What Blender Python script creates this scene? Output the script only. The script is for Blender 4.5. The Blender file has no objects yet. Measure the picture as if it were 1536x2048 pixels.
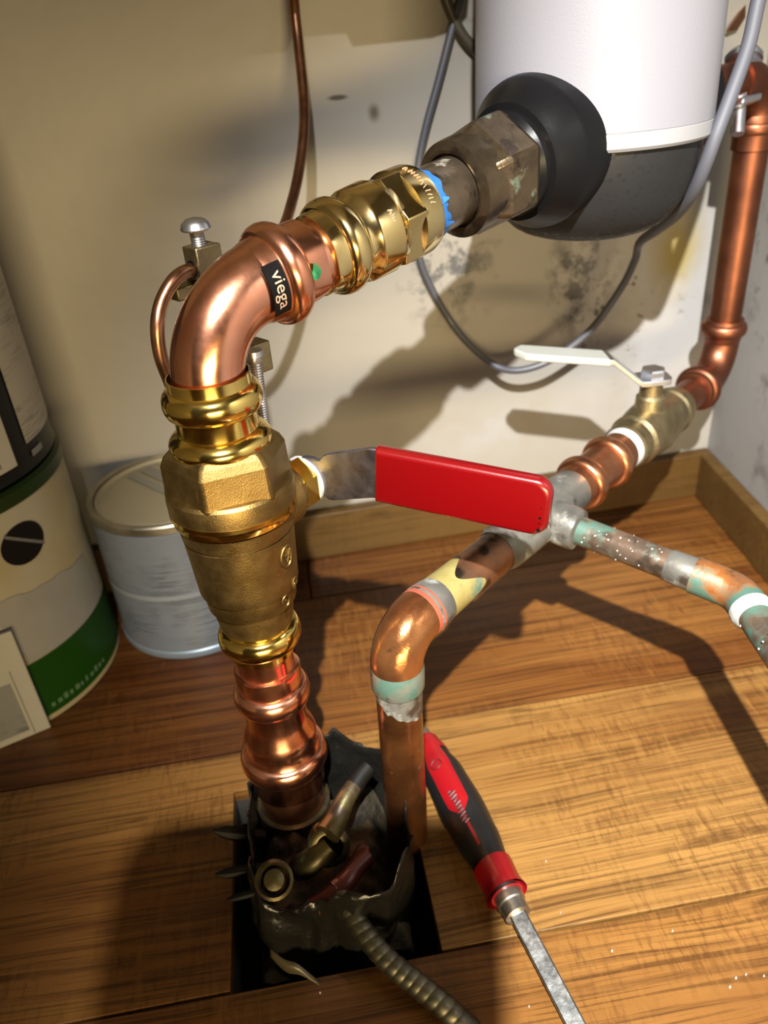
import bpy, bmesh, math, random
from mathutils import Vector, Matrix, noise
random.seed(7)
sc = bpy.context.scene
COL = sc.collection
V = Vector
R_ = math.radians

# ---------------------------------------------------------------- camera
FPX = 1560.0                       # focal length in pixels of the 1536 x 2048 frame
CAM = V((0, 0, .37))
_p, _r, _y = R_(31), R_(-5), R_(-6)
FWD = V((-math.sin(_y)*math.cos(_p), math.cos(_y)*math.cos(_p), -math.sin(_p)))
_rt = V((math.cos(_y), math.sin(_y), 0)); _up = _rt.cross(FWD)
RIGHT = _rt*math.cos(_r) + _up*math.sin(_r)
UP = -_rt*math.sin(_r) + _up*math.cos(_r)
cd = bpy.data.cameras.new('camera'); cam = bpy.data.objects.new('camera', cd); COL.objects.link(cam)
cam.matrix_world = Matrix(((RIGHT.x, UP.x, -FWD.x, CAM.x), (RIGHT.y, UP.y, -FWD.y, CAM.y), (RIGHT.z, UP.z, -FWD.z, CAM.z), (0, 0, 0, 1)))
cd.sensor_fit = 'VERTICAL'; cd.sensor_height = 36; cd.lens = FPX/2048*36
cd.clip_start = .01
cd.dof.use_dof = True; cd.dof.focus_distance = .325; cd.dof.aperture_fstop = 9.5
sc.camera = cam
sc.view_settings.view_transform = 'Standard'; sc.view_settings.look = 'None'
sc.view_settings.gamma = 1; sc.view_settings.use_curve_mapping = False
sc.view_settings.exposure = 0.0

# ---------------------------------------------------------------- light
w = bpy.data.worlds.new('world'); sc.world = w; w.use_nodes = True
w.node_tree.nodes['Background'].inputs[0].default_value = (1.0, .78, .48, 1)
w.node_tree.nodes['Background'].inputs[1].default_value = .02
LAMP = V((-.028, -.20, .75))
ld = bpy.data.lights.new('work_lamp', 'SPOT'); lamp = bpy.data.objects.new('work_lamp', ld); COL.objects.link(lamp)
ld.energy = 146; ld.color = (1.0, .98, .95); ld.spot_size = R_(68); ld.spot_blend = 1.0; ld.shadow_soft_size = .007
lamp.location = LAMP
lamp.rotation_euler = (V((.335, .35, .0)) - LAMP).to_track_quat('-Z', 'Y').to_euler()

al = bpy.data.lights.new('fill_light', 'AREA'); ao = bpy.data.objects.new('fill_light', al); COL.objects.link(ao)
al.shape = 'RECTANGLE'; al.size = .8; al.size_y = .20; al.energy = 31; al.color = (1.0, .76, .40)   # added warm fill lamp, unseen, low behind the camera to lift the walls
ao.location = (.12, -1.35, .125); ao.rotation_euler = (R_(90), 0, 0)

# ---------------------------------------------------------------- pixel helpers
def ray(u, v): return RIGHT*((u-768)/FPX) - UP*((v-1024)/FPX) + FWD
def fl(u, v, z=0.0):
    d = ray(u, v); return CAM + d*((z-CAM.z)/d.z)
def atD(u, v, D): return CAM + ray(u, v)*D
def atY(u, v, Y):
    d = ray(u, v); return CAM + d*(Y/d.y)
def px(P):
    d = V(P)-CAM; z = d.dot(FWD); return (768+FPX*d.dot(RIGHT)/z, 1024-FPX*d.dot(UP)/z, z)
def tx(O, d, u, lo=0.0, hi=.6):            # distance along a line at which it is seen at column u
    for _ in range(50):
        m = (lo+hi)/2
        if px(O+d*m)[0] < u: lo = m
        else: hi = m
    return lo

# ---------------------------------------------------------------- materials
class NT:
    def __init__(s, name):
        s.m = bpy.data.materials.new(name); s.m.use_nodes = True
        s.t = s.m.node_tree; s.b = s.t.nodes['Principled BSDF']; s.co = s.n('ShaderNodeTexCoord').outputs['Object']
    def n(s, k, **kw):
        x = s.t.nodes.new(k)
        for a, b in kw.items(): setattr(x, a, b)
        return x
    def l(s, a, b): s.t.links.new(a, b)
    def inp(s, node, i, v):
        if v is None: return
        if hasattr(v, 'is_linked') or isinstance(v, bpy.types.NodeSocket): s.l(v, node.inputs[i])
        else: node.inputs[i].default_value = v
    def map(s, sc_=(1, 1, 1), loc=(0, 0, 0), rot=(0, 0, 0), co=None):
        m = s.n('ShaderNodeMapping'); s.l(co or s.co, m.inputs[0])
        m.inputs[1].default_value = loc; m.inputs[2].default_value = rot; m.inputs[3].default_value = sc_
        return m.outputs[0]
    def noise(s, scale, co=None, detail=4, rough=.55, dist=0):
        x = s.n('ShaderNodeTexNoise'); s.l(co or s.co, x.inputs['Vector'])
        x.inputs['Scale'].default_value = scale; x.inputs['Detail'].default_value = detail
        x.inputs['Roughness'].default_value = rough; x.inputs['Distortion'].default_value = dist
        return x.outputs[0]
    def ramp(s, f, *stops):
        r = s.n('ShaderNodeValToRGB'); s.l(f, r.inputs[0]); e = r.color_ramp.elements
        while len(e) < len(stops): e.new(.5)
        for k, (p, c) in enumerate(stops):
            e[k].position = p
            e[k].color = (c, c, c, 1) if not isinstance(c, tuple) else (*c, 1)
        return r.outputs[0]
    def mix(s, f, a, b, mode='MIX'):
        x = s.n('ShaderNodeMix', data_type='RGBA', blend_type=mode)
        s.inp(x, 0, f)
        for i, c in ((6, a), (7, b)):
            if isinstance(c, tuple): c = (*c, 1)
            s.inp(x, i, c)
        return x.outputs[2]
    def math(s, op, a, b=0.0):
        x = s.n('ShaderNodeMath', operation=op); s.inp(x, 0, a); s.inp(x, 1, b); return x.outputs[0]
    def bump(s, h, strength=.3, dist=.001):
        b = s.n('ShaderNodeBump'); b.inputs['Strength'].default_value = strength; b.inputs['Distance'].default_value = dist
        s.l(h, b.inputs['Height']); s.l(b.outputs[0], s.b.inputs['Normal'])
    def blob(s, c, rad):                       # 1 inside an ellipsoid, 0 outside
        m = s.map(sc_=tuple(1/r for r in rad), loc=tuple(-a/r for a, r in zip(c, rad)))
        g = s.n('ShaderNodeVectorMath', operation='LENGTH'); s.l(m, g.inputs[0])
        return s.ramp(g.outputs['Value'], (.25, 1.0), (1.0, 0.0))
    def set(s, color=None, metal=0.0, rough=.5, **kw):
        if isinstance(color, tuple): color = (*color, 1)
        s.inp(s.b, 'Base Color', color); s.inp(s.b, 'Metallic', metal); s.inp(s.b, 'Roughness', rough)
        for k, v in kw.items(): s.inp(s.b, k.replace('_', ' '), v)
        return s.m

ALB = .45                          # overall paleness of paint, wood and plastic
def simple(name, c, metal=0.0, rough=.5, bump=None, var=0.0, vs=60, **kw):
    if metal == 0: c = tuple(x*ALB for x in c)
    t = NT(name); col = c
    if var: col = t.mix(t.noise(vs), tuple(x*(1-var) for x in c), tuple(min(1, x*(1+var)) for x in c))
    if bump: t.bump(t.noise(bump[0], detail=3), bump[1], bump[2])
    return t.set(col, metal, rough, **kw)

def metal_mat(name, c1, c2, rough, sc_=50, bump=(300, .08, .0004), rv=.08):
    t = NT(name)
    col = t.mix(t.ramp(t.noise(sc_), (.38, 0.0), (.64, 1.0)), c1, c2)
    rr = t.ramp(t.noise(sc_*2.3), (.3, rough), (.7, rough+rv))
    t.bump(t.noise(bump[0], detail=3), bump[1], bump[2])
    return t.set(col, 1.0, rr)

M_copper = metal_mat('bright_copper', (.86, .41, .26), (.74, .31, .18), .17, 40)
M_copper_d = metal_mat('dull_copper', (.62, .28, .14), (.40, .16, .08), .27, 45)
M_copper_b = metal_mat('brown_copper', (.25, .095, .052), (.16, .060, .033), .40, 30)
M_brass = metal_mat('polished_brass', (.84, .62, .19), (.76, .53, .13), .10, 30, (220, .05, .0004))
M_brassn = metal_mat('nickel_pale_brass', (.80, .64, .32), (.68, .51, .21), .10, 40, (220, .07, .0005))
M_cast = metal_mat('cast_brass', (.235, .158, .056), (.17, .108, .036), .38, 60, (1500, .35, .0004), .12)
M_oldbrass = metal_mat('weathered_brass', (.34, .28, .16), (.22, .18, .10), .38, 60, (600, .3, .0006), .15)
M_steel = metal_mat('zinc_steel', (.62, .63, .66), (.50, .51, .55), .30, 60)
M_lever = metal_mat('plated_lever_steel', (.25, .24, .27), (.16, .155, .18), .36, 90, (700, .25, .0004), .12)
M_cu_wire = metal_mat('bare_copper_wire', (.46, .23, .13), (.30, .15, .085), .28, 60)

def patina(name, base1, base2, green=.5, white=.4, dark=.3, metal=.85, seed=0, rough=.33):
    base1 = tuple(x*.82 for x in base1); base2 = tuple(x*.82 for x in base2)
    t = NT(name); co = t.map(loc=(seed*.37, seed*.21, seed*.11))
    col = t.mix(t.ramp(t.noise(45, co), (.36, 0.0), (.62, 1.0)), base1, base2)
    k = t.ramp(t.noise(60, t.map(loc=(seed, 3, 1)), 5), (.60-dark*.2, 0.0), (.68-dark*.2, 1.0))
    col = t.mix(k, col, (.05, .035, .025))
    g = t.ramp(t.noise(55, t.map(loc=(5, seed, 2)), 6, .6), (.66-green*.25, 0.0), (.74-green*.2, 1.0))
    col = t.mix(g, col, (.05, .105, .08))
    wh = t.ramp(t.noise(75, t.map(loc=(2, 9, seed)), 6, .65), (.68-white*.2, 0.0), (.76-white*.15, 1.0))
    col = t.mix(wh, col, (.22, .225, .205))
    mx = t.math('MAXIMUM', g, wh)
    mt = t.math('MULTIPLY', t.math('SUBTRACT', 1.0, mx), metal)
    rr = t.math('ADD', t.math('MULTIPLY', mx, .3), rough)
    t.bump(t.noise(260, detail=5), .35, .0007)
    return t.set(col, mt, rr)
M_old_riser = patina('aged_orange_copper', (.30, .115, .036), (.16, .06, .02), .0, .12, -.3, seed=1, rough=.25)
M_old_elbow = patina('aged_elbow_copper', (.50, .21, .075), (.30, .11, .04), .0, .0, -.6, seed=2, rough=.2)
M_old_dark = patina('tarnished_dark_copper', (.20, .12, .08), (.36, .16, .08), .05, .25, .5, seed=3)
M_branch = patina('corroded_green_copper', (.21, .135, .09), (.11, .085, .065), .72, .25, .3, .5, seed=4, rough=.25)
M_branch_el = patina('corroded_orange_copper', (.48, .17, .045), (.24, .13, .07), 1.0, .15, .1, .6, seed=6, rough=.25)
M_solder = patina('grey_solder_crust', (.20, .195, .17), (.10, .095, .085), .25, .55, .15, .45, seed=7, rough=.4)
M_solder_g = patina('green_solder_crust', (.18, .21, .18), (.20, .16, .11), .8, .3, .25, .3, seed=9, rough=.4)
M_nipple = patina('tarnished_brass_nipple', (.30, .24, .17), (.19, .145, .10), .0, .16, .25, .9, seed=11, rough=.24)
M_union = patina('weathered_bronze_nut', (.20, .145, .088), (.10, .075, .045), .10, .0, .3, .9, seed=13, rough=.27)

M_red = simple('red_vinyl', (.22, .001, .0025), 0, .27, (900, .1, .0003), Coat_Weight=.25, Coat_Roughness=.15)
M_blue = simple('blue_sealing_tape', (.03, .22, .72), 0, .45, (300, .5, .001))
M_white_tape = simple('white_sealing_tape', (.85, .85, .80), 0, .5, (400, .4, .001))
M_green_dot = simple('green_paint_dot', (.02, .26, .09), 0, .4)
M_black_print = simple('black_print', (.007, .007, .007), 0, .40, Specular_IOR_Level=.15)
M_copper_print = simple('unprinted_copper_letters', (.75, .48, .33), .6, .4)
M_red_mark = simple('red_marker', (.55, .03, .02), .3, .35)
M_yellow_paint = patina('yellow_paint_over_copper', (.27, .23, .08), (.20, .155, .04), .2, .0, -.5, 0, seed=15, rough=.5)
t = NT('white_enamel'); t.bump(t.noise(1500, detail=2), .28, .0004); M_white = t.set((.40*ALB, .40*ALB, .45*ALB), 0, .30)
M_white_s = simple('white_plastic_band', (.50, .50, .52), 0, .35)
t = NT('black_wet_plastic')
drop = t.n('ShaderNodeTexVoronoi'); t.l(t.co, drop.inputs['Vector']); drop.inputs['Scale'].default_value = 260
dd = t.ramp(drop.outputs['Distance'], (.18, 1.0), (.42, 0.0)); t.bump(dd, .12, .0006)
M_black = t.set(t.mix(t.noise(30), (.010, .010, .0105), (.017, .017, .0165)), 0, t.ramp(dd, (0, .45), (1, .25)), Specular_IOR_Level=.16)
M_black_c = simple('black_collar_plastic', (.009, .009, .010), 0, .32, (500, .1, .0004), Specular_IOR_Level=.14)
M_lever_white = simple('chalky_white_sleeve', (.66, .67, .60), 0, .5, (200, .2, .0006), .1)
M_grey_cable = simple('grey_cable', (.12, .125, .15), 0, .40)
M_tube = simple('grey_translucent_tube', (.13, .135, .165), 0, .6)
M_dark_cable = simple('brown_cable', (.10, .085, .055), 0, .45)
M_armor = metal_mat('galvanised_armour', (.17, .16, .12), (.10, .095, .07), .45, 120)
M_clamp = patina('bronze_clamp', (.11, .09, .036), (.055, .045, .02), .1, .1, .4, .7, seed=17, rough=.4)
M_rust = simple('rusty_red_wire', (.10, .022, .015), .2, .4, (200, .4, .001), .3)
t = NT('black_plastic_sheet'); t.bump(t.noise(38, detail=4), .6, .006); M_sheet = t.set((.009, .0085, .007), 0, .26, Specular_IOR_Level=.3)
M_flap = simple('matte_black_plastic', (.005, .0045, .004), 0, .6, Specular_IOR_Level=.15)
M_fold = simple('dusty_plastic_fold', (.12, .10, .05), 0, .4, (120, .3, .001), .2)
t = NT('crumbly_foam'); t.bump(t.noise(110, detail=6, rough=.65), .9, .006)
M_foam = t.set(t.mix(t.ramp(t.noise(90, detail=5), (.35, 0.0), (.65, 1.0)), (.014, .011, .006), (.085, .062, .026)), 0, .75)
M_concrete = simple('dark_rough_subfloor', (.05, .042, .03), 0, .85, (60, .5, .003), .3)
M_grip = simple('black_rubber_grip', (.014, .014, .014), 0, .42, (600, .1, .0003))
M_hred = simple('red_screwdriver_plastic', (.50, .008, .014), 0, .33)
M_shank = metal_mat('scuffed_steel_shank', (.34, .35, .34), (.20, .21, .21), .33, 120, (300, .3, .0006), .15)
M_ferrule = metal_mat('worn_steel_ferrule', (.55, .52, .46), (.36, .34, .30), .33, 90)
M_wet = simple('water_bead', (.85, .87, .85), 0, .05, None, Specular_IOR_Level=.8)

# wood
def wood(name, c1, c2, c3, sx=1.0, rough=.34, streak=.5):
    t = NT(name); c1, c2, c3 = (tuple(x*ALB for x in c) for c in (c1, c2, c3))
    oi = t.n('ShaderNodeObjectInfo')
    off = t.n('ShaderNodeVectorMath', operation='SCALE'); off.inputs[0].default_value = (3.1, 7.7, 5.3); t.l(oi.outputs['Random'], off.inputs['Scale'])
    ad = t.n('ShaderNodeVectorMath', operation='ADD'); t.l(t.co, ad.inputs[0]); t.l(off.outputs[0], ad.inputs[1])
    co = ad.outputs[0]
    warp = t.noise(1.0, t.map((3, 9, 9), co=co), 2)
    wv = t.n('ShaderNodeVectorMath', operation='SCALE'); wv.inputs[0].default_value = (0, .022, 0); t.l(warp, wv.inputs['Scale'])
    a2 = t.n('ShaderNodeVectorMath', operation='ADD'); t.l(co, a2.inputs[0]); t.l(wv.outputs[0], a2.inputs[1]); cw = a2.outputs[0]
    g1 = t.noise(1.0, t.map((4*sx, 190, 190), co=cw), 7, .68, .2)
    g2 = t.noise(1.0, t.map((9*sx, 520, 520), co=cw), 5, .62, .1)
    big = t.noise(1.0, t.map((2.5*sx, 20, 20), co=cw), 3, .5, .6)
    cross = t.noise(1.0, t.map((230, 30, 20), co=co), 4, .7)
    col = t.mix(t.ramp(big, (.36, 0.0), (.64, 1.0)), c1, c2)
    col = t.mix(t.math('MULTIPLY', t.ramp(g1, (.48, 0.0), (.64, 1.0)), .7), col, c3)
    col = t.mix(t.math('MULTIPLY', t.ramp(g2, (.52, 0.0), (.60, 1.0)), streak), col, tuple(x*.30 for x in c3))
    patchy = t.ramp(t.noise(13, co), (.42, 0.0), (.58, 1.0))
    sp = t.math('MULTIPLY', t.ramp(cross, (.50, 0.0), (.62, 1.0)), patchy)
    col = t.mix(t.math('MULTIPLY', sp, .38), col, c1)
    saw = t.noise(1.0, t.map((330, 60, 20), loc=(3, 1, 0), co=co), 5, .75)
    sd_ = t.math('MULTIPLY', t.ramp(saw, (.50, 0.0), (.62, 1.0)), patchy)
    col = t.mix(t.math('MULTIPLY', sd_, .5), col, c3)
    knot = t.ramp(t.noise(1.0, t.map((9*sx, 60, 60), loc=(7, 2, 0), co=cw), 4, .6), (.62, 0.0), (.72, 1.0))
    col = t.mix(t.math('MULTIPLY', knot, .7), col, tuple(x*.5 for x in c3))
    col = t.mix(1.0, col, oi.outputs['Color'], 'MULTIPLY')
    t.bump(g2, .12, .0006)
    return t.set(col, 0, t.ramp(g1, (.3, rough), (.8, rough+.12)), Specular_IOR_Level=.30)
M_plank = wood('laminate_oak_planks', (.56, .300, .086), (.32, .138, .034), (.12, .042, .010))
M_base = wood('stained_baseboard', (.20, .110, .028), (.155, .080, .019), (.11, .052, .012), 1.0, .4, .2)

# painted walls
def wallmat(name, base, stains):
    t = NT(name); base = tuple(x*ALB for x in base)
    col = t.mix(t.noise(5), base, tuple(x*.93 for x in base))
    for (c, rad, tint, amt, fs, lo, hi) in stains:
        k = t.ramp(t.noise(fs, detail=6, rough=.65), (lo, 0.0), (hi, 1.0))
        k = t.math('MULTIPLY', t.math('MULTIPLY', k, t.blob(c, rad)), amt)
        col = t.mix(k, col, tuple(x*ALB for x in tint))
    spk = t.ramp(t.noise(140, detail=2), (.735, 0.0), (.76, 1.0))
    col = t.mix(t.math('MULTIPLY', spk, .35), col, (.25, .2, .13))
    t.bump(t.noise(60, detail=5), .12, .002)
    return t.set(col, 0, .42, Specular_IOR_Level=.3)

# ---------------------------------------------------------------- mesh builders
def root_loc(o):
    while o is not None and o.parent: o = o.parent
    return V(o.location) if o is not None else V((0, 0, 0))

def link(name, verts, faces, mat, parent=None, smooth=40, base=None):
    o0 = root_loc(parent) if parent is not None else V(base or (0, 0, 0))
    me = bpy.data.meshes.new(name); me.from_pydata([tuple(V(v)-o0) for v in verts], [], faces); me.update()
    bm = bmesh.new(); bm.from_mesh(me); bmesh.ops.recalc_face_normals(bm, faces=bm.faces); bm.to_mesh(me); bm.free()
    if smooth:
        me.polygons.foreach_set('use_smooth', [True]*len(me.polygons)); me.set_sharp_from_angle(angle=R_(smooth))
    me.materials.append(mat)
    o = bpy.data.objects.new(name, me); COL.objects.link(o)
    if parent is not None: o.parent = parent
    else: o.location = o0
    return o

def tag(o, label=None, cat=None, group=None, kind=None):
    for k, v in (('label', label), ('category', cat), ('group', group), ('kind', kind)):
        if v: o[k] = v
    return o
def thing(name, loc, label, cat, group=None):
    o = bpy.data.objects.new(name, None); o.location = loc; o.empty_display_size = .02; COL.objects.link(o)
    return tag(o, label, cat, group)

def frame(d, ref=None):
    d = V(d).normalized()
    ref = V(ref) if ref is not None else (V((0, 0, 1)) if abs(d.z) < .9 else V((1, 0, 0)))
    a = (ref - d*ref.dot(d)).normalized(); return d, a, d.cross(a)

def lathe(prof, O, d, seg=56, ref=None, cap=True, hexmod=None, phase=0.0):
    """profile of (t, r) pairs turned about the axis through O along d"""
    d, a, b = frame(d, ref); vs, fs = [], []
    for (t, r, *m) in prof:
        for k in range(seg):
            th = 2*math.pi*k/seg+phase
            rr = r*(1+(m[0] if m else 0)*math.cos(6*th))
            vs.append(V(O)+d*t+(a*math.cos(th)+b*math.sin(th))*rr)
    n = len(prof)
    for i in range(n-1):
        for k in range(seg):
            k2 = (k+1) % seg; fs.append((i*seg+k, i*seg+k2, (i+1)*seg+k2, (i+1)*seg+k))
    if cap: fs.append(tuple(range(seg))); fs.append(tuple((n-1)*seg+k for k in range(seg)))
    return vs, fs

def bead(t0, hw, r0, r1, n=9):                 # a rounded press bead on a tube
    return [(t0+hw*math.cos(math.pi*(1-i/(n-1))), r0+(r1-r0)*math.sin(math.pi*i/(n-1))) for i in range(n)]

def tube(pts, r, seg=12, cap=True, rad=None):
    pts = [V(p) for p in pts]; vs, fs = [], []
    prev = None
    for i, p in enumerate(pts):
        d = (pts[min(i+1, len(pts)-1)]-pts[max(i-1, 0)]).normalized()
        if prev is None: d, a, b = frame(d)
        else:
            a = (prev - d*prev.dot(d)).normalized(); b = d.cross(a)
        prev = a
        rr = rad(i) if rad else r
        for k in range(seg):
            th = 2*math.pi*k/seg; vs.append(p+(a*math.cos(th)+b*math.sin(th))*rr)
    for i in range(len(pts)-1):
        for k in range(seg):
            k2 = (k+1) % seg; fs.append((i*seg+k, i*seg+k2, (i+1)*seg+k2, (i+1)*seg+k))
    if cap: fs.append(tuple(range(seg))); fs.append(tuple((len(pts)-1)*seg+k for k in range(seg)))
    return vs, fs

def spline(P, n=8):
    P = [V(p) for p in P]; out = []
    for i in range(len(P)-1):
        a, b, c, e = P[max(i-1, 0)], P[i], P[i+1], P[min(i+2, len(P)-1)]
        for k in range(n):
            s = k/n
            out.append(.5*((2*b)+(c-a)*s+(2*a-5*b+4*c-e)*s*s+(3*b-a-3*c+e)*s**3))
    out.append(P[-1]); return out

def bend(P, d0, d1, rad, n=14):                # arc between directions d0 and d1 about the corner P
    d0, d1 = V(d0).normalized(), V(d1).normalized()
    ang = d0.angle(d1); T = rad*math.tan(ang/2)
    s = V(P)-d0*T; nrm = (d1-d0*d0.dot(d1)).normalized()
    return [s+d0*(rad*math.sin(ang*i/n))+nrm*(rad*(1-math.cos(ang*i/n))) for i in range(n+1)], T

def slab(outline, z0, z1, bevel=0.0):          # extruded polygon, given in plan
    n = len(outline)
    vs = [V((x, y, z0)) for x, y in outline]+[V((x, y, z1)) for x, y in outline]
    fs = [tuple(range(n)), tuple(range(n, 2*n))]+[(i, (i+1) % n, n+(i+1) % n, n+i) for i in range(n)]
    return vs, fs

def obox(c, ax, half):                         # oriented box
    X, Y, Z = ax; c = V(c); vs = []
    for sx in (-1, 1):
        for sy in (-1, 1):
            for sz in (-1, 1): vs.append(c+X*(sx*half[0])+Y*(sy*half[1])+Z*(sz*half[2]))
    return vs, [(0, 1, 3, 2), (4, 6, 7, 5), (0, 4, 5, 1), (2, 3, 7, 6), (0, 2, 6, 4), (1, 5, 7, 3)]

def bevel(o, wd, seg=2):
    m = o.modifiers.new('bevel', 'BEVEL'); m.width = wd; m.segments = seg; m.limit_method = 'ANGLE'; return o

def join(*parts):
    vs, fs = [], []
    for v, f in parts:
        k = len(vs); vs += v; fs += [tuple(i+k for i in q) for q in f]
    return vs, fs

def text_geo(s, size, fn, align='CENTER'):
    c = bpy.data.curves.new('lettering', 'FONT'); c.body = s; c.size = size; c.align_x = align; c.align_y = 'CENTER'; c.resolution_u = 3
    o = bpy.data.objects.new('lettering', c); COL.objects.link(o)
    dg = bpy.context.evaluated_depsgraph_get(); me = bpy.data.meshes.new_from_object(o.evaluated_get(dg))
    vs = [fn(v.co.x, v.co.y) for v in me.vertices]; fs = [tuple(p.vertices) for p in me.polygons]
    bpy.data.objects.remove(o); bpy.data.curves.remove(c); bpy.data.meshes.remove(me)
    return vs, fs

def patch(fn, u0, u1, v0, v1, nu=12, nv=8):
    vs = [fn(u0+(u1-u0)*i/nu, v0+(v1-v0)*j/nv) for i in range(nu+1) for j in range(nv+1)]
    fs = [(i*(nv+1)+j, (i+1)*(nv+1)+j, (i+1)*(nv+1)+j+1, i*(nv+1)+j+1) for i in range(nu) for j in range(nv)]
    return vs, fs
def disc(fn, cu, cv, ru, rv, n=28, rim=None):
    vs = [fn(cu, cv)]; fs = []
    for k in (.5, 1):
        for i in range(n):
            th = 2*math.pi*i/n; q = k*(rim(th) if rim else 1); vs.append(fn(cu+ru*q*math.cos(th), cv+rv*q*math.sin(th)))
    for i in range(n):
        j = (i+1) % n; fs.append((0, 1+i, 1+j)); fs.append((1+i, 1+n+i, 1+n+j, 1+j))
    return vs, fs

# ================================================================ SETTING
HX0, HX1, HY0, HY1 = -.069, .031, .2065, .322            # the cut-out in the floor
def wy(x): return .5705+.035*(x-.23)                       # face of the back wall in plan
CX, CY = .352, wy(.352)                                    # the corner
def wx(y): return CX-.085*(CY-y)

fl_o = link('floor', *join(slab([(-.9, -1.2), (HX0, -1.2), (HX0, .9), (-.9, .9)], -.03, -.0092), slab([(HX1, -1.2), (.9, -1.2), (.9, .9), (HX1, .9)], -.03, -.0092),
            slab([(HX0, -1.2), (HX1, -1.2), (HX1, HY0), (HX0, HY0)], -.03, -.0092), slab([(HX0, HY1), (HX1, HY1), (HX1, .9), (HX0, .9)], -.03, -.0092),
            slab([(-.9, -1.2), (.9, -1.2), (.9, .9), (-.9, .9)], -.09, -.07)), M_concrete, None, 0)
tag(fl_o, kind='structure')
G = .0006
PW = .1455
ends = {0: (-.62, .58), 1: (-.028,), 2: (-.028,), 3: (-.011, .42), -1: (.18,), -2: (-.3,), -3: (.3,), -4: (0,), -5: (.4,), -6: (-.2,)}
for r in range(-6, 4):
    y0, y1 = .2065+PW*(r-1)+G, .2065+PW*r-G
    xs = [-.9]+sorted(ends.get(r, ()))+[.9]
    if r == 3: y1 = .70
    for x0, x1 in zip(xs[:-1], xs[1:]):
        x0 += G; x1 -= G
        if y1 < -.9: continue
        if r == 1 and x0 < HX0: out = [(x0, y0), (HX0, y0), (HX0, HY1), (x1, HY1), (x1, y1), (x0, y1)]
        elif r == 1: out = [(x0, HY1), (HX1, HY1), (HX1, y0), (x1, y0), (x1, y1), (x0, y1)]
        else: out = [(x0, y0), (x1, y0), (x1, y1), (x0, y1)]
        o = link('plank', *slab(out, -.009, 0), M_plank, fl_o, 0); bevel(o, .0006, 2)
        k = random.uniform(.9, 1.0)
        o.color = (.72*k, .62*k, .52*k, 1) if r == 1 and x1 < 0 else (1.0*k, .97*k, .92*k, 1) if r == 1 else (.46*k, .31*k, .21*k, 1) if r == 2 and x1 < 0 else (.80*k, .64*k, .50*k, 1) if r == 2 else (.84*k, .72*k, .60*k, 1) if r == 0 else (.56*k, .42*k, .32*k, 1)  # left boards of two rows tinted darker to stand in for dimmer light there

def P3(u, v): q = atY(u, v, .565); return (q.x, q.y, q.z)
bwall = (.56, .525, .455)
M_wall = wallmat('cream_wall_paint', bwall, [
    (P3(1175, 560), (.034, .1, .062), (.06, .055, .045), 1.5, 75, .46, .60),
    (P3(900, 520), (.050, .1, .06), (.16, .16, .16), 1.0, 80, .50, .62),
    (P3(1010, 860), (.10, .1, .035), (.62, .62, .62), .6, 25, .40, .60),
    (P3(1330, 640), (.10, .1, .16), (.66, .645, .63), .9, 14, .30, .50),
    (P3(1255, 640), (.06, .1, .06), (.07, .06, .05), 1.2, 90, .60, .66),
    (P3(1365, 510), (.026, .1, .045), (.55, .43, .13), .9, 18, .30, .50),
    (P3(675, 195), (.008, .1, .002), (.10, .085, .06), 1.5, 40, .2, .4),
    (P3(748, 225), (.005, .1, .007), (.16, .13, .08), .9, 60, .3, .5),
    (P3(930, 40), (.03, .1, .03), (.3, .27, .2), .5, 120, .55, .65)])
M_wall_r = wallmat('smudged_white_wall_paint', (.50, .485, .46), [
    ((.345, .50, .12), (.2, .08, .12), (.12, .115, .11), .9, 22, .50, .64),
    ((.345, .50, .22), (.2, .09, .08), (.09, .08, .07), 1.0, 60, .56, .64)])
xa, xb = -.9, CX+.2
tag(link('wall_back', *slab([(xa, wy(xa)), (xb, wy(xb)), (xb, wy(xb)+.1), (xa, wy(xa)+.1)], -.03, 1.05), M_wall, None, 0), kind='structure')
tag(link('wall_right', *slab([(wx(-.25), -.25), (wx(CY), CY), (wx(CY)+.1, CY), (wx(-.25)+.1, -.25)], -.03, 1.05), M_wall_r, None, 0), kind='structure')
tag(link('wall_left', *slab([(-.9, -.25), (-.62, -.25), (-.62, wy(-.62)), (-.9, wy(-.9))], -.03, 1.05), M_wall, None, 0), kind='structure')
tag(link('ceiling', *slab([(-.9, -.30), (.9, -.30), (.9, .9), (-.9, .9)], 1.05, 1.10), simple('ceiling_paint', (.7, .66, .58), 0, .7), None, 0), kind='structure')
BT = .011
o = link('baseboard_back', *slab([(-.619, wy(-.619)-BT), (CX-.001, wy(CX)-BT), (CX-.001, wy(CX)-.0002), (-.619, wy(-.619)-.0002)], 0.0002, .0425), M_base, None, 0)
tag(bevel(o, .0015), kind='structure')
yA = wy(CX)-BT-.0006
o = link('baseboard_right', *slab([(wx(-.2)-BT, -.2), (wx(yA)-BT, yA), (wx(yA)-.0002, yA), (wx(-.2)-.0002, -.2)], 0.0002, .0425), M_base, None, 0)
tag(bevel(o, .0015), kind='structure')

# ================================================================ MAIN RISER
RX, RY = -.0328, .2946
RO, ZU = V((RX, RY, 0)), V((0, 0, 1))
CDIR = (V((0, 0, 0))-V((RX, RY, 0))).normalized()          # from the riser towards the camera in plan

def riser_fn(r):                                             # wrap (angle, height) round the riser; angle 0 faces the camera, + to the right
    side = V((-CDIR.y, CDIR.x, 0))
    return lambda a, z, dr=0.0: RO+ZU*z+(CDIR*math.cos(a)+side*math.sin(a))*(r+dr)

th_ = thing('copper_pipe', (RX, RY, -.06), 'wide bright copper pipe stub standing in the floor hole', 'pipe')
link('pipe_wall', *lathe([(-.06, .0174), (.046, .0174)], RO, ZU), M_copper_d, th_)

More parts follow.
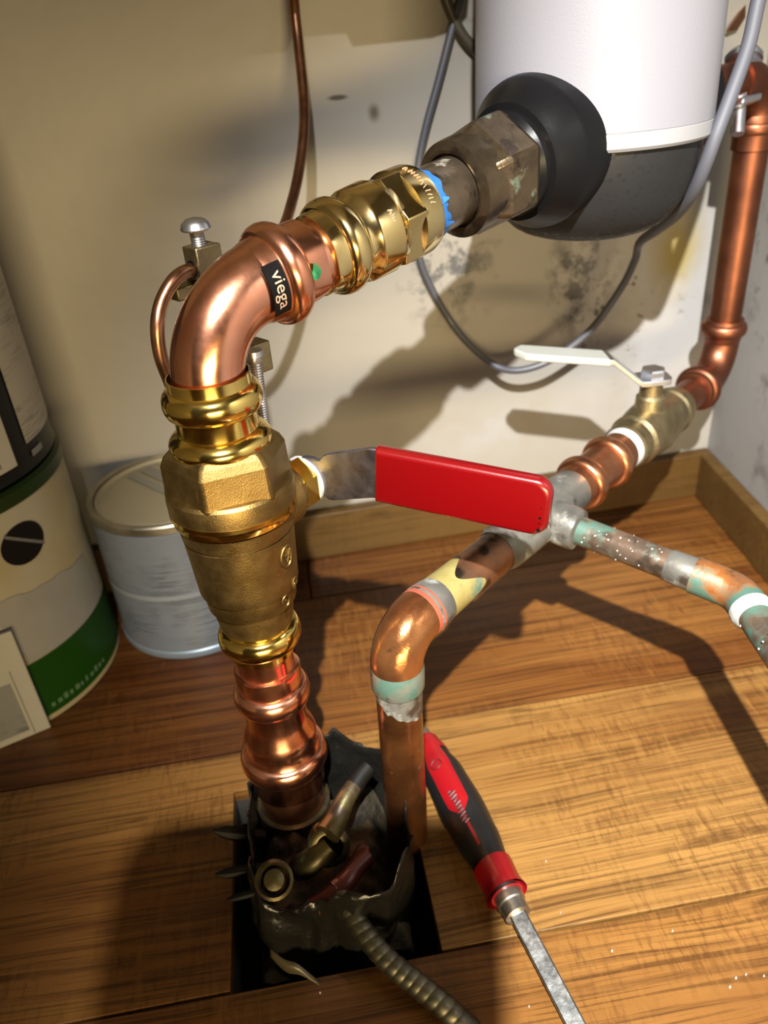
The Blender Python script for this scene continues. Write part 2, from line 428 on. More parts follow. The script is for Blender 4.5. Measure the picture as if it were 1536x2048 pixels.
th_ = thing('reducing_coupling', (RX, RY, .034), 'bright copper press coupling narrowing upward, two ribs, between pipe stub and valve', 'coupling')
pr = [(.0340, .0177), (.0345, .0190), (.0425, .0190, .012), (.047, .0196)]
pr += bead(.0545, .0062, .0196, .0228)+[(.063, .0186), (.0665, .0184), (.070, .0188), (.0735, .0178), (.078, .0160), (.082, .0154), (.089, .0154)]
pr += bead(.0985, .0062, .0156, .0190)+[(.107, .0158, .02), (.1150, .0156, .035), (.1156, .0142)]
link('coupling_body', *lathe(pr, RO, ZU, 72), M_copper, th_)
link('spigot', *lathe([(.1135, .0139), (.130, .0139)], RO, ZU), M_copper, th_)
f = riser_fn(.01415)
link('red_marks', *join(patch(lambda a, z: f(a, z), .30, .40, .1165, .1235, 3, 4), patch(lambda a, z: f(a, z), .50, .60, .1165, .1235, 3, 4)), M_red_mark, th_)
f2 = riser_fn(.01605)
link('red_smear', *patch(lambda a, z: f2(a, z), .45, 1.0, .1128, .1143, 8, 2), M_red_mark, th_)

# ---- ball valve
bv = thing('ball_valve', (RX, RY, .126), 'brass ball valve with long red handle on the tall riser', 'valve')
pr = [(.1262, .0143), (.1265, .0153), (.1300, .0153)]+bead(.1365, .0058, .0160, .0196)+[(.1432, .0163), (.1475, .0163)]
link('lower_press_socket', *lathe(pr, RO, ZU, 64), M_brass, bv)
pr = [(.1436, .0160), (.1446, .0170), (.1562, .0187), (.1567, .0187), (.1572, .0200), (.1580, .0203), (.1655, .0208), (.1660, .0208), (.1664, .0221), (.1675, .0224), (.1735, .0227), (.1948, .0240), (.1951, .0232), (.1959, .0232), (.1962, .0243), (.2025, .0249), (.2028, .0240), (.2060, .0240)]
body = link('valve_body', *lathe(pr, RO, ZU, 72), M_cast, bv, 25)
link('polished_ring', *lathe([(.2030, .0250), (.2040, .0262), (.2065, .0266), (.2075, .0271), (.2095, .0271)], RO, ZU, 72), M_brass, bv, 25)
link('round_flange', *lathe([(.2090, .0270), (.2150, .0271), (.2172, .0266), (.2185, .0255), (.2190, .0228)], RO, ZU, 72), M_cast, bv, 25)
hx = link('hex_body', *lathe([(.2150, .0268), (.2180, .0272), (.2215, .0266), (.2310, .0262), (.2345, .0244), (.2372, .0212)], RO, ZU, 6, ref=CDIR, phase=.62), M_cast, bv, 10)
bevel(hx, .0012, 2)
pr = [(.2345, .0200), (.2360, .0208), (.2385, .0208), (.2400, .0200), (.2415, .0185), (.2425, .0165), (.2485, .0163, .01)]+bead(.2552, .0056, .0165, .0200)+[(.2622, .0164), (.2652, .0164), (.2654, .0158), (.2600, .0150)]
link('upper_press_socket', *lathe(pr, RO, ZU, 72), M_brass, bv)
f = riser_fn(.0251)
link('cast_dimple', *disc(lambda a, z: f(a, z), -.52, .2240, .055, .0034), M_cast, bv)
# raised casting marks: an oval emblem, two round marks and capitals on the shoulders
def rfz(z):
    P = [(.1446, .0172), (.1562, .0192), (.1578, .0203), (.1655, .0211), (.1672, .0222), (.1735, .0226), (.1950, .0241)]
    for (a, r), (b, s) in zip(P[:-1], P[1:]):
        if a <= z <= b: return r+(s-r)*(z-a)/(b-a)
    return .024
def sf(a, z, dr=.0004):
    return riser_fn(rfz(z)+dr)(a, z)
def ring_geo(ca, cz, ra, rz, wd=.00055, n=30, dr=.0006):
    pts = [sf(ca+ra*math.cos(2*math.pi*i/n), cz+rz*math.sin(2*math.pi*i/n), dr*.5) for i in range(n+1)]
    return tube(pts, wd, 6, False)
em = [ring_geo(.82, .1855, .155, .0053)]
em.append(tube([sf(.73, .1875), sf(.79, .1828), sf(.92, .1888)], .0006, 6))
em.append(tube([sf(.76, .1865), sf(.86, .1862)], .0005, 6))
em.append(tube([sf(.86, .1845), sf(.90, .1830)], .0005, 6))
em += [ring_geo(.72, .1625, .11, .0032), ring_geo(1.02, .1675, .10, .0034)]
em.append(tube([sf(.68, .1635), sf(.76, .1618)], .0005, 6)); em.append(tube([sf(.97, .1685), sf(1.06, .1668)], .0005, 6))
tg = text_geo('T', .0088, lambda x, y: sf(.86+x/.019*1.0, .1512+y, .0005))
em.append(tg)
link('casting_marks', *join(*em), M_cast, bv)
# stem, packing nut, lever, grip
SR = atD(612, 958, .355)
SD = V((.74, .67, 0)).normalized()
SO = V((RX, RY, SR.z))
sl = (SR-SO).dot(SD)
SO = SR-SD*sl
link('stem_boss', *lathe([(.008, .0150), (sl-.014, .0140), (sl-.012, .0120), (sl-.010, .0115)], SO, SD, 40), M_cast, bv)
link('packing_nut', *lathe([(sl-.011, .0112), (sl-.010, .0124), (sl-.003, .0124), (sl-.0015, .0112)], SO, SD, 6), M_brass, bv, 15)
link('white_seal', *lathe([(sl-.0018, .0116), (sl-.0002, .0116)], SO, SD, 28), M_white_tape, bv)
LB, LT = atD(747, 945, .3275), atD(1108, 1017, .3045)
# strap: centre line in plan with a jog, extruded in height
def strap(path, h0, h1, thick, n_round=0):
    vs, fs = [], []
    m = len(path)
    for i, (p, hh) in enumerate(path):
        a = path[max(i-1, 0)][0]; b = path[min(i+1, m-1)][0]
        d = (b-a).normalized(); nrm = V((d.y, -d.x, 0)).normalized()*(thick/2)
        z = V((0, 0, hh))
        vs += [p-nrm-z, p+nrm-z, p+nrm+z, p-nrm+z]
    for i in range(m-1):
        for k in range(4): fs.append((4*i+k, 4*i+(k+1) % 4, 4*i+4+(k+1) % 4, 4*i+4+k))
    fs += [(0, 1, 2, 3), tuple(4*(m-1)+k for k in range(4))]
    return vs, fs
S1 = (LB-SR); dl1 = S1.normalized(); dl2 = (LT-LB).normalized()
W2 = .0118
pth = [(SR-dl1*.011, .0035), (SR-dl1*.009, .0080), (SR-dl1*.004, .0112), (SR+dl1*.002, .0118), (SR+dl1*.007, .0105), (SR+dl1*.0095, .0093), (SR+dl1*.0115, .0092), (SR+dl1*.014, .0112), (SR+dl1*.017, W2),
       (LB-dl1*.004, W2), (LB-dl1*.0015, W2), (LB+dl2*.0015, W2), (LB+dl2*.005, W2), (LT-dl2*.006, .0100)]
lv = link('lever', *strap(pth, 0, 0, .0024), M_lever, bv, 25); bevel(lv, .0005, 2)
# grip: rounded rectangle in the plane of the lever, pillow-edged
gl = (LT-LB).length-.001
gx, gz = dl2, V((0, 0, 1)); gz = (gz-gx*gz.dot(gx)).normalized(); gn = gx.cross(gz)
def grip_outline(off, n=8):
    H, L0, L1, rc = .0128-off, .0015+off*.6, gl-off, .0068
    pts = []
    for (cx, cz, a0, r) in ((L1-rc, H-rc, 0, rc), (L0+.0008, H-.0008, 90, .0008), (L0+.0008, -H+.0008, 180, .0008), (L1-rc, -H+rc, 270, rc)):
        for i in range(n+1):
            a = R_(a0+90*i/n); pts.append((cx+r*math.cos(a), cz+r*math.sin(a)))
    return pts
vs, fs = [], []
lay = [(.0022, -.0034), (.0010, -.0031), (.0003, -.0022), (0, -.0010), (0, .0010), (.0003, .0022), (.0010, .0031), (.0022, .0034)]
n_ = 36
for off, nn in lay:
    for (x, z) in grip_outline(off): vs.append(LB+gx*x+gz*z+gn*nn)
for i in range(len(lay)-1):
    for k in range(n_): fs.append((i*n_+k, i*n_+(k+1) % n_, (i+1)*n_+(k+1) % n_, (i+1)*n_+k))
fs += [tuple(range(n_)), tuple((len(lay)-1)*n_+k for k in range(n_))]
gr = link('grip', vs, fs, M_red, lv, 60); gr['label'] = 'red vinyl grip'
sgn = -1 if gn.dot(CAM-LB) < 0 else 1
sp = []
for z, s in ((-.0035, .0006), (-.0060, .0004), (-.0092, .0008), (.0010, .0003)):
    sp.append(disc(lambda a, b, z=z: LB+gx*(gl-.0035+a)+gz*(z+b)+gn*(sgn*.00352), 0, 0, s, s, 10))
link('grip_nicks', *join(*sp), M_black_print, lv)

# ---- copper press elbow
ELB = V((RX, RY, .2892))
FCP = V((.181, .440, .3258)); RD = (FCP-ELB).normalized()
pe = thing('press_elbow', ELB, 'bright copper elbow with black printed band and green dot on top of valve', 'elbow')
arc, T_ = bend(ELB, ZU, RD, .0325, 26)
T2 = T_
pts = [V((RX, RY, .250)), V((RX, RY, .258))]+arc
nP = len(pts)
link('elbow_bend', *tube(pts, .0144, 48, True, lambda i: .0144+(.0014*max(0, (i-14)/(nP-14))**2 if i > 14 else 0)), M_copper, pe)
pr = [(T2-.002, .0154), (T2+.001, .0163), (T2+.0045, .0166)]+bead(.0385, .0052, .0168, .0205)+[(.0455, .0167, .01), (.0515, .0165, .03), (.0535, .0162, .03), (.0537, .0148)]
link('press_socket', *lathe(pr, ELB, RD, 72), M_copper, pe)
link('inner_tube', *lathe([(.050, .0146), (.0640, .0146)], ELB, RD), M_copper, pe)
def run_fn():
    def fn(t, a, r):                                        # angle 0 faces the camera, + downwards
        P = ELB+RD*t; n = (CAM-P); n = (n-RD*n.dot(RD)).normalized(); b = RD.cross(n)
        if b.z > 0: b = -b
        return P+(n*math.cos(a)+b*math.sin(a))*r
    return fn
rf = run_fn()
lab = link('label_band', *patch(lambda t, a: rf(t, a, .01685), T2-.0040, T2+.0042, -.28, .98, 6, 18), M_black_print, pe); lab['label'] = 'black printed band'
# the word printed along the band, reading downwards with its top towards the bead
tg = text_geo('viega', .0074, lambda x, y: rf(T2+.0006+y, .36+x/.0168, .01705))
link('lettering', *tg, M_copper_print, lab)
link('green_dot', *disc(lambda t, a: rf(t, a, .0171 + max(0, .0024*(1-abs(t-.0435)/.004))), .0452, .30, .0029, .17, 24, lambda h: 1+.1*math.sin(3*h)), M_green_dot, pe)['label'] = 'green paint dot'

# ---- brass press adapter
pa = thing('press_adapter', ELB+RD*.058, 'shiny yellow brass press adapter between copper elbow and blue tape', 'adapter')
pr = [(.0575, .0149), (.0578, .0163, .02), (.0600, .0166, .03), (.0625, .0166, .01)]+bead(.0695, .0054, .0168, .0201)+[(.0760, .0174), (.0785, .0176), (.0800, .0190), (.0815, .0195), (.0920, .0198), (.0928, .0190), (.0965, .0186)]
link('press_socket', *lathe(pr, ELB, RD, 72), M_brassn, pa)
hx = link('hex_collar', *lathe([(.0940, .0186), (.0946, .0207), (.1062, .0207), (.1070, .0199)], ELB, RD, 6, phase=.30), M_brassn, pa, 10); bevel(hx, .0007, 2)
link('threaded_collar', *lathe([(.1050, .0198), (.1145, .0196), (.1165, .0190), (.1172, .0170)], ELB, RD, 64), M_brassn, pa)
fa = lambda t, a: rf(t, a, .01975)
def stroke(t0, a0, t1, a1): return tube([rf(t0, a0, .01985), rf(t1, a1, .01985)], .00022, 5)
tg = join(*[stroke(.0872+.0004*(i % 2), -.20+.045*i, .0892-.0005*(i % 3), -.20+.045*i+random.uniform(-.03, .04)) for i in range(6)])
tg2 = join(*[stroke(.1098+random.uniform(0, .0006), -1.0+.085*i, .1124-random.uniform(0, .0008), -1.0+.085*i+random.uniform(-.04, .05)) for i in range(13)])
link('stamped_mark', *tg, M_copper_print, pa)['kind'] = 'stuff'
link('stamped_mark', *tg2, M_copper_print, pa)['kind'] = 'stuff'

# ---- tape + nipple
tp = thing('pipe_nipple', ELB+RD*.117, 'tarnished brown brass pipe nipple wound with torn blue tape', 'pipe')
link('nipple_wall', *lathe([(.108, .0150), (.158, .0152)], ELB, RD, 56), M_nipple, tp)
vs, fs = [], []
seg = 72
for j in range(5):
    for k in range(seg):
        a = 2*math.pi*k/seg
        rag = .0022*noise.noise(V((math.cos(a)*4, math.sin(a)*4, 3)))+.0030*max(0, math.sin(a-.4))
        t = .1155+(.0075+rag*1.3)*j/4
        vs.append(rf(t, a, .0178-.0022*j/4+.0005*noise.noise(V((a*6, j, 1)))))
for j in range(4):
    for k in range(seg): fs.append((j*seg+k, j*seg+(k+1) % seg, (j+1)*seg+(k+1) % seg, (j+1)*seg+k))
link('sealing_tape', vs, fs, M_blue, tp, 30)['label'] = 'torn blue sealing tape'
shr = []
for a0, L in ((.10, .004), (.75, .006), (2.0, .007), (1.6, .005)):
    shr.append(patch(lambda t, a, a0=a0, L=L: rf(.1185+t*L, a0+a*(1-t*.8), .0162+.0012*t), 0, 1, -.12, .12, 4, 3))
link('tape_shreds', *join(*shr), M_blue, tp)

un = thing('union_nut', ELB+RD*.146, 'large weathered bronze hex union nut against black collar', 'nut')
pr = [(.1500, .0162), (.1415, .0166), (.1411, .0180), (.1430, .0216), (.1470, .0220), (.1560, .0222)]
link('nut_shoulder', *lathe(pr, ELB, RD, 64, cap=False), M_union, un)
hx = link('hex_flats', *lathe([(.1490, .0216), (.1580, .0262), (.1770, .0264), (.1800, .0236)], ELB, RD, 6, phase=.10), M_union, un, 10); bevel(hx, .0016, 2)
link('tail_piece', *lathe([(.145, .0164), (.1475, .0160), (.1840, .0160)], ELB, RD, 48), M_union, un)

# ---- water filter
FX, FY, FR = .1755, .4425, .0608
fo = V((FX, FY, 0))
wf = thing('water_filter', (FX, FY, .262), 'white cylinder water filter with black bowl and side collar', 'filter')
ZB = .3185                                                   # rim between white shell and black bowl
link('white_shell', *lathe([(ZB+.0068, FR+.0006), (.40, FR-.0003), (.46, FR-.0030), (.520, FR-.0060), (.527, FR-.010), (.53, FR-.02)], fo, ZU, 96), M_white, wf)
link('rim_band', *lathe([(ZB-.0015, FR-.0004), (ZB, FR+.0008), (ZB+.0062, FR+.0009), (ZB+.0068, FR+.0001), (ZB+.0080, FR-.0005)], fo, ZU, 96), M_white_s, wf, 25)
bowl = []
for i in range(15):
    a = math.pi/2*i/14
    bowl.append((.2700+.012-.012*math.sin(a) if i > 20 else ZB-.0010-(ZB-.001-.2690)*math.sin(a)**1.25, (FR-.0028)*math.cos(a)**.42 if i < 14 else .0008))
link('black_bowl', *lathe(bowl, fo, ZU, 96), M_black, wf)
pr = [(.1780, .0215), (.1805, .0240), (.1830, .0246), (.1836, .0272), (.1860, .0285), (.1960, .0350), (.1990, .0356), (.2480, .0356)]
link('inlet_collar', *lathe(pr, ELB, RD, 80), M_black_c, wf, 25)
OUT0 = V((.312, .512, .336)); OD = (OUT0-V((FX, FY, .3250))).normalized()
link('outlet_collar', *lathe([(.030, .0330), (.068, .0325), (.076, .0250), (.082, .0235)], V((FX, FY, .3250)), OD, 64), M_black_c, wf, 25)

# ---- wall brackets out of frame: box whose shadow falls on the wall
bx0, bx1, yb = -.055, .122, wy(.03)
mb = thing('meter_box', (.03, yb-.04, .428), 'beige wall box above the frame over the copper ground wire', 'box')
prf = [(bx0, .4085), (.018, .4100), (.022, .4165), (.052, .4170), (.055, .4105), (.100, .4120), (.114, .4150), (.1205, .4210), (bx1, .432), (bx1, .60), (bx0, .60)]
ybk = wy(.03)-.0045
vs = [V((x, ybk-.078, z)) for x, z in prf]+[V((x, ybk, z)) for x, z in prf]; n = len(prf)
link('box_shell', vs, [tuple(range(n)), tuple(range(n, 2*n))]+[(i, (i+1) % n, n+(i+1) % n, n+i) for i in range(n)], simple('beige_box_plastic', (.55, .47, .33), 0, .5), mb, 0)

# ================================================================ OLD PIPEWORK
ZH = .140
A0 = fl(790, 1268, ZH); B0 = V((.312, .512, ZH)); HD = (B0-A0).normalized(); HLEN = (B0-A0).length
MX, MY = fl(798, 1690).x, fl(798, 1690).y
base_m = V((A0.x-.004, A0.y-.001, -.06)); UD = (A0-base_m).normalized()
rr_ = .0110
op = thing('copper_pipe', base_m, 'aged orange copper pipe rising from right side of the floor hole', 'pipe')
link('pipe_wall', *lathe([(0, rr_), ((A0-base_m).length-.028, rr_)], base_m, UD, 40), M_old_riser, op)
vs, fs = [], []
for j in range(5):
    for k in range(48):
        a = 2*math.pi*k/48
        lo_ = .012+.006*math.sin(a*1+2.2)+.003*noise.noise(V((math.cos(a)*3, math.sin(a)*3, 0)))
        z = (A0-base_m).length-.028-lo_*(1-j/4)
        d_, a_, b_ = frame(UD); vs.append(base_m+UD*z+(a_*math.cos(a)+b_*math.sin(a))*(rr_+.0003+.0003*j/4))
for j in range(4):
    for k in range(48): fs.append((j*48+k, j*48+(k+1) % 48, (j+1)*48+(k+1) % 48, (j+1)*48+k))
link('solder_smear', vs, fs, M_solder, op, 60)

oe = thing('soldered_elbow', A0, 'old soldered copper elbow with green joint above the floor hole', 'elbow')
arc, TE = bend(A0, UD, HD, .0185, 18)
link('elbow_bend', *tube([A0-UD*(TE+.004)]+arc+[A0+HD*(TE+.004)], .0125, 40), M_old_elbow, oe)
link('green_joint', *lathe([(-TE-.0135, .0118), (-TE-.012, .0127), (-TE-.002, .0129), (-TE+.001, .0124)], A0, UD, 40), M_solder_g, oe)
link('red_flux_ring', *lathe([(TE-.001, .01255), (TE+.004, .01275), (TE+.006, .0122)], A0, HD, 40), simple('red_flux', (.42, .09, .05), .3, .35, (200, .3, .0005), .3), oe)

tH = lambda u: tx(A0, HD, u)
hp = thing('copper_pipe', A0+HD*.02, 'short dark tarnished copper pipe with yellow paint, between old elbow and tee', 'pipe')
link('pipe_wall', *lathe([(.012, rr_), (tH(1015), rr_)], A0, HD, 40), M_old_dark, hp)
t0 = tH(852)
link('solder_ring', *lathe([(tH(838), .0120), (tH(846), .0128), (tH(868), .0122), (tH(880), .0112)], A0, HD, 40), M_solder, hp)
vs, fs = [], []
for j in range(6):
    for k in range(49):
        a = -1.5+3.2*k/48
        P = A0+HD*(tH(866)+(tH(935)-tH(866))*(j/5)*(.72+.28*math.sin(k*.22+.5)))
        n_c = (CAM-P); n_c = (n_c-HD*n_c.dot(HD)).normalized(); b_c = HD.cross(n_c)
        vs.append(P+(n_c*math.cos(a)+b_c*math.sin(a))*(rr_+.0007-.0004*j/5))
for j in range(5):
    for k in range(48): fs.append((j*49+k, j*49+k+1, (j+1)*49+k+1, (j+1)*49+k))
link('yellow_paint', vs, fs, M_yellow_paint, hp, 60)['label'] = 'flaking yellow paint'

pt = thing('pipe_tee', A0+HD*tH(1060), 'grey solder-crusted pipe tee behind tip of the red handle', 'tee')
tc = tH(1082)
link('tee_run', *lathe([(tH(992), .0114), (tH(1004), .0130), (tH(1035), .0136), (tH(1120), .0136), (tH(1145), .0128), (tH(1148), .0112)], A0, HD, 40), M_solder, pt)
TC = A0+HD*tc
BB = fl(1476, 1184, .130)
BD = (BB-TC).normalized()
link('tee_branch', *lathe([(.004, .0118), (.0200, .0118), (.0225, .0112), (.0235, .0092)], TC, BD, 36), M_solder, pt)
vs = []
for j in range(7):
    q = TC+HD*(-.012+.0008*j)+ZU*(-.0125-.0022*j)-HD.cross(ZU)*.0

bp = thing('branch_pipe', TC+BD*.02, 'thin green corroded wet copper pipe branching right towards the right edge', 'pipe')
BL = (BB-TC).length
rb = .0078
link('pipe_wall', *lathe([(.018, rb), (BL-.016, rb)], TC, BD, 36), M_branch, bp)
link('solder_ring', *lathe([(BL-.035, .0079), (BL-.033, .0085), (BL-.022, .0088), (BL-.019, .0085)], TC, BD, 36), M_solder, bp)
EE = fl(1548, 1290, .128); E2 = fl(1640, 1440, .126); ED = (EE-BB).normalized()
be = thing('branch_elbow', BB, 'orange and green corroded copper elbow at end of the branch pipe', 'elbow')
arc, T3 = bend(BB, BD, ED, .016, 12)
link('elbow_bend', *tube([BB-BD*.0215]+arc+[BB+ED*.013], .0094, 32), M_branch_el, be)
b2 = thing('branch_pipe', BB+ED*.012, 'green copper pipe end leaving through the right edge of the picture', 'pipe')
link('pipe_wall', *lathe([(.010, rb), (.24, rb)], BB, ED, 32), M_branch, b2)
link('white_crust', *lathe([(.0115, .0086), (.0125, .0099), (.0165, .0098), (.0185, .0082)], BB, ED, 32), simple('white_lime_crust', (.70, .71, .67), 0, .5, (260, .5, .001)), b2)

# water beads on the wet branch: real drops, too many and too small to part
def drops(line, L0, L1, r, n, side):
    g = []
    for _ in range(n):
        t = random.uniform(L0, L1); a = random.gauss(0, .75)
        P = line[0]+line[1]*t; n_c = (CAM+V((0, 0, .2))-P); n_c = (n_c-line[1]*n_c.dot(line[1])).normalized(); b_c = line[1].cross(n_c)
        q = P+(n_c*math.cos(a)+b_c*math.sin(a))*r; s = random.uniform(.0003, .0006)
        g.append(lathe([(-s*.7, s*.1), (-s*.5, s*.7), (0, s), (s*.5, s*.75), (s*.75, s*.1)], q, (q-P), 8))
    return join(*g)
d_ = link('water_drops', *drops((TC, BD), .025, BL-.02, rb, 34, 1), M_wet, bp); d_['kind'] = 'stuff'
d_ = link('water_drops', *drops((BB, ED), .002, .05, .0094, 12, 1), M_wet, be); d_['kind'] = 'stuff'

pc = thing('press_coupling', A0+HD*tH(1140), 'orange copper press coupling with two ribs between tee and old valve', 'coupling')
ta, tb = tH(1142), tH(1238)
pr = [(ta, .0114), (ta+.0006, .0132), (ta+.004, .0134)]+bead(tH(1163), .0048, .0136, .0166)+[(tH(1180), .0133), (tH(1197), .0133)]+bead(tH(1214), .0048, .0136, .0166)+[(tb-.003, .0132), (tb, .0130), (tb, .0112)]
link('coupling_body', *lathe(pr, A0, HD, 48), M_copper_d, pc)
link('pipe_core', *lathe([(tH(1118), .0110), (tH(1262), .0110)], A0, HD, 32), M_copper_d, pc)

sv = thing('shutoff_valve', A0+HD*tH(1295), 'small old brass shutoff valve with white lever in the corner', 'valve')
v0, v1 = tH(1249), tH(1352)
vm = tH(1292)
link('white_tape', *lathe([(tH(1240), .0116), (tH(1243), .0130), (v0-.0005, .0136), (v0+.001, .0118)], A0, HD, 40), M_white_tape, sv)
pr = [(v0, .0118), (v0+.0005, .0148), (v0+.010, .0150), (v0+.0125, .0168), (v0+.0145, .0168), (v0+.016, .0158), (vm-.002, .0176), (vm+.006, .0182), (vm+.014, .0174), (v1-.014, .0150), (v1-.012, .0162), (v1-.008, .0162), (v1-.006, .0142), (v1, .0140), (v1, .0118)]
link('valve_body', *lathe(pr, A0, HD, 48), M_oldbrass, sv, 25)
VS = A0+HD*(vm+.001)
link('stem', *lathe([(.008, .0098), (.0235, .0088), (.0250, .0072), (.0345, .0070)], VS, ZU, 28), M_oldbrass, sv)
lh = VS.z+.0345
link('lever_nut', *lathe([(.0365, .0078), (.0415, .0078), (.0425, .0068)], VS, ZU, 6), M_steel, sv, 15)
L1 = atD(1214, 716, px(VS+ZU*.05)[2]); L2 = atD(1030, 704, px(VS+ZU*.05)[2]-.005)
L0 = VS+ZU*.0355
LDR = V((L2.x-L0.x, L2.y-L0.y, 0)).normalized(); LSD = V((-LDR.y, LDR.x, 0))
def flat(path, wdt, thick):
    vs, fs = [], []
    for p, ww in path:
        for s, k in ((-1, -1), (1, -1), (1, 1), (-1, 1)): vs.append(p+LSD*(s*ww)+ZU*(k*thick/2))
    for i in range(len(path)-1):
        for k in range(4): fs.append((4*i+k, 4*i+(k+1) % 4, 4*i+4+(k+1) % 4, 4*i+4+k))
    fs += [(0, 1, 2, 3), tuple(4*(len(path)-1)+k for k in range(4))]
    return vs, fs
K1 = V((L0.x, L0.y, 0))+LDR*((V((L1.x, L1.y, 0))-V((L0.x, L0.y, 0))).length)+ZU*L1.z
lw = link('lever', *flat([(L0-LDR*.011, .004), (L0-LDR*.009, .0085), (L0+LDR*.004, .0092), (L0+LDR*.009, .0085), (K1-LDR*.002, .0085), (K1+LDR*.006+ZU*.001, .008)], 0, .0036), M_steel, sv, 25)
bevel(lw, .0005)
SL = (L2-K1).length
L2b = V((K1.x, K1.y, 0))+LDR*SL+ZU*L2.z
gp = []
for i in range(11):
    s = i/10; wv = .0095*(1 if s < .86 else math.sqrt(max(.02, 1-((s-.86)/.14)**2)))
    gp.append((K1.lerp(L2b, s), wv))
sw = link('lever_sleeve', *flat(gp, 0, .0046), M_lever_white, lw, 40); bevel(sw, .0018, 3); sw['label'] = 'white vinyl lever sleeve'

# right-hand riser
rp_r = .0109
e2 = thing('press_elbow', B0, 'brown copper press elbow low in the corner under the tall pipe', 'elbow')
arc, T4 = bend(B0, HD, ZU, .026, 16)
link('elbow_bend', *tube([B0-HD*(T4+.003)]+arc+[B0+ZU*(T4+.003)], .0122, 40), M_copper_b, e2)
pr = [(-T4-.016, .0112), (-T4-.0155, .0130)]+bead(-T4-.0085, .0045, .0134, .0164)+[(-T4-.002, .0130), (-T4+.001, .0122)]
link('press_socket', *lathe(pr, B0, HD, 48), M_copper_b, e2)
pr = [(T4-.001, .0122), (T4+.002, .0130)]+bead(T4+.0085, .0045, .0134, .0160)+[(T4+.0155, .0130), (T4+.0160, .0112)]
link('press_socket', *lathe(pr, B0, ZU, 48), M_copper_b, e2)
link('inner_pipe', *lathe([(v1-.004-HLEN, .0110), (-T4-.010, .0110)], B0, HD, 32), M_copper_b, e2)
tp_ = thing('copper_pipe', B0+ZU*.05, 'tall brown copper pipe up the corner beside the white filter', 'pipe')
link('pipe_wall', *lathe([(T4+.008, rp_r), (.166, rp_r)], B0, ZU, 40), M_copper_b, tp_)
OT = V((B0.x, B0.y, .334))
e3 = thing('press_elbow', OT, 'copper elbow at the top of the tall pipe beside filter outlet', 'elbow')
OD2 = V((FX-OT.x, FY-OT.y, -.004)).normalized()
arc, T5 = bend(OT, ZU, OD2, .022, 16)
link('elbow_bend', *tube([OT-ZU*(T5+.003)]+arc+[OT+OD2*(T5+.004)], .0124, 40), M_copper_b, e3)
pr = [(-T5-.019, .0112), (-T5-.0185, .0126), (-T5-.012, .0127)]+bead(-T5-.006, .0034, .0130, .0142)+[(-T5-.001, .0130), (-T5+.002, .0124)]
link('press_socket', *lathe(pr, OT, ZU, 48), M_copper_b, e3)
link('outlet_tube', *lathe([(T5, .0110), (.085, .0110)], OT, OD2, 32), M_copper_b, e3)
# ground clamp on it
BPX = lambda v: atD(1487-(v-120)*.075, v, .468)
cb = thing('ground_clamp', BPX(160), 'steel ground clamp with a large bolt on pipe beside the filter', 'clamp')
q0, q1 = BPX(120), BPX(262); CDm = (q0-q1).normalized(); LC = (q0-q1).length
link('bolt', *lathe([(-.002, .0035), (LC, .0035)], q1, CDm, 20), M_steel, cb)
link('bolt_head', *lathe([(LC-.0005, .0105), (LC+.0020, .0108), (LC+.0045, .0090), (LC+.0062, .0050), (LC+.0066, .001)], q1, CDm, 28), M_steel, cb)
ax = (OD2, CDm.cross(OD2).normalized(), CDm)
cc = BPX(207); bevel(link('lower_jaw', *obox(cc, ax, (.0095, .0085, .0022)), M_steel, cb, 25), .0012)
cc = q1+CDm*(LC-.003); bevel(link('upper_jaw', *obox(cc-ax[1]*.004, ax, (.0110, .0110, .0020)), M_steel, cb, 25), .0012)

gw2 = thing('ground_wire', BPX(120), 'short brown copper strap running up behind filter at top right', 'wire')
w0, w1 = atD(1462, 62, .52), atD(1530, -40, .52)
link('strap', *obox((w0+w1)/2, ((w1-w0).normalized(), V((.9, .4, 0)).normalized(), frame((w1-w0))[1].cross(V((0, 0, 1))).normalized()), ((w1-w0).length/2, .0045, .001)), M_cu_wire, gw2)

# ================================================================ CABLES AND WIRES
gwp = [atD(584, -140, .45), atD(588, 0, .455), atD(597, 90, .46), atD(607, 190, .46), atD(608, 260, .455), atD(600, 330, .45), atD(585, 400, .44), atD(560, 470, .42), atD(500, 540, .40), atD(420, 545, .37), atD(385, 540, .345), atD(352, 556, .335), atD(325, 600, .333), atD(315, 650, .333), atD(320, 705, .338), atD(335, 750, .345), atD(358, 800, .355), atD(400, 860, .37)]
gw = thing('ground_wire', gwp[0], 'bare copper ground wire hanging from above and looping left behind elbow', 'wire')
link('wire', *tube(spline(gwp, 8), .0031, 14), M_cu_wire, gw)
# clamp behind the elbow
gc = thing('ground_clamp', atD(405, 520, .345), 'small zinc ground clamp with tall screw behind the copper elbow', 'clamp')
C1 = atD(408, 522, .347)
cx_ = V((.8, .6, 0)); cy_ = V((-.6, .8, 0)); cz_ = V((0, 0, 1))
bevel(link('upper_block', *obox(C1, (cx_, cy_, cz_), (.0066, .0055, .0072)), M_oldbrass, gc, 25), .0007)
link('screw', *lathe([(-.004, .0030)]+[(.0065+.0005*i, .0030+(.0003 if i % 2 else 0)) for i in range(14)]+[(.0140, .0030)], C1-cx_*.001, cz_, 18), M_steel, gc)
link('screw_head', *lathe([(.0135, .0064), (.0142, .0068), (.0165, .0060), (.0182, .0040), (.0188, .001)], C1-cx_*.001, cz_, 24), M_steel, gc)
link('wire_port', *lathe([(-.0071, .0036), (.0071, .0036)], C1-cz_*.002, cx_, 18), M_black_print, gc)
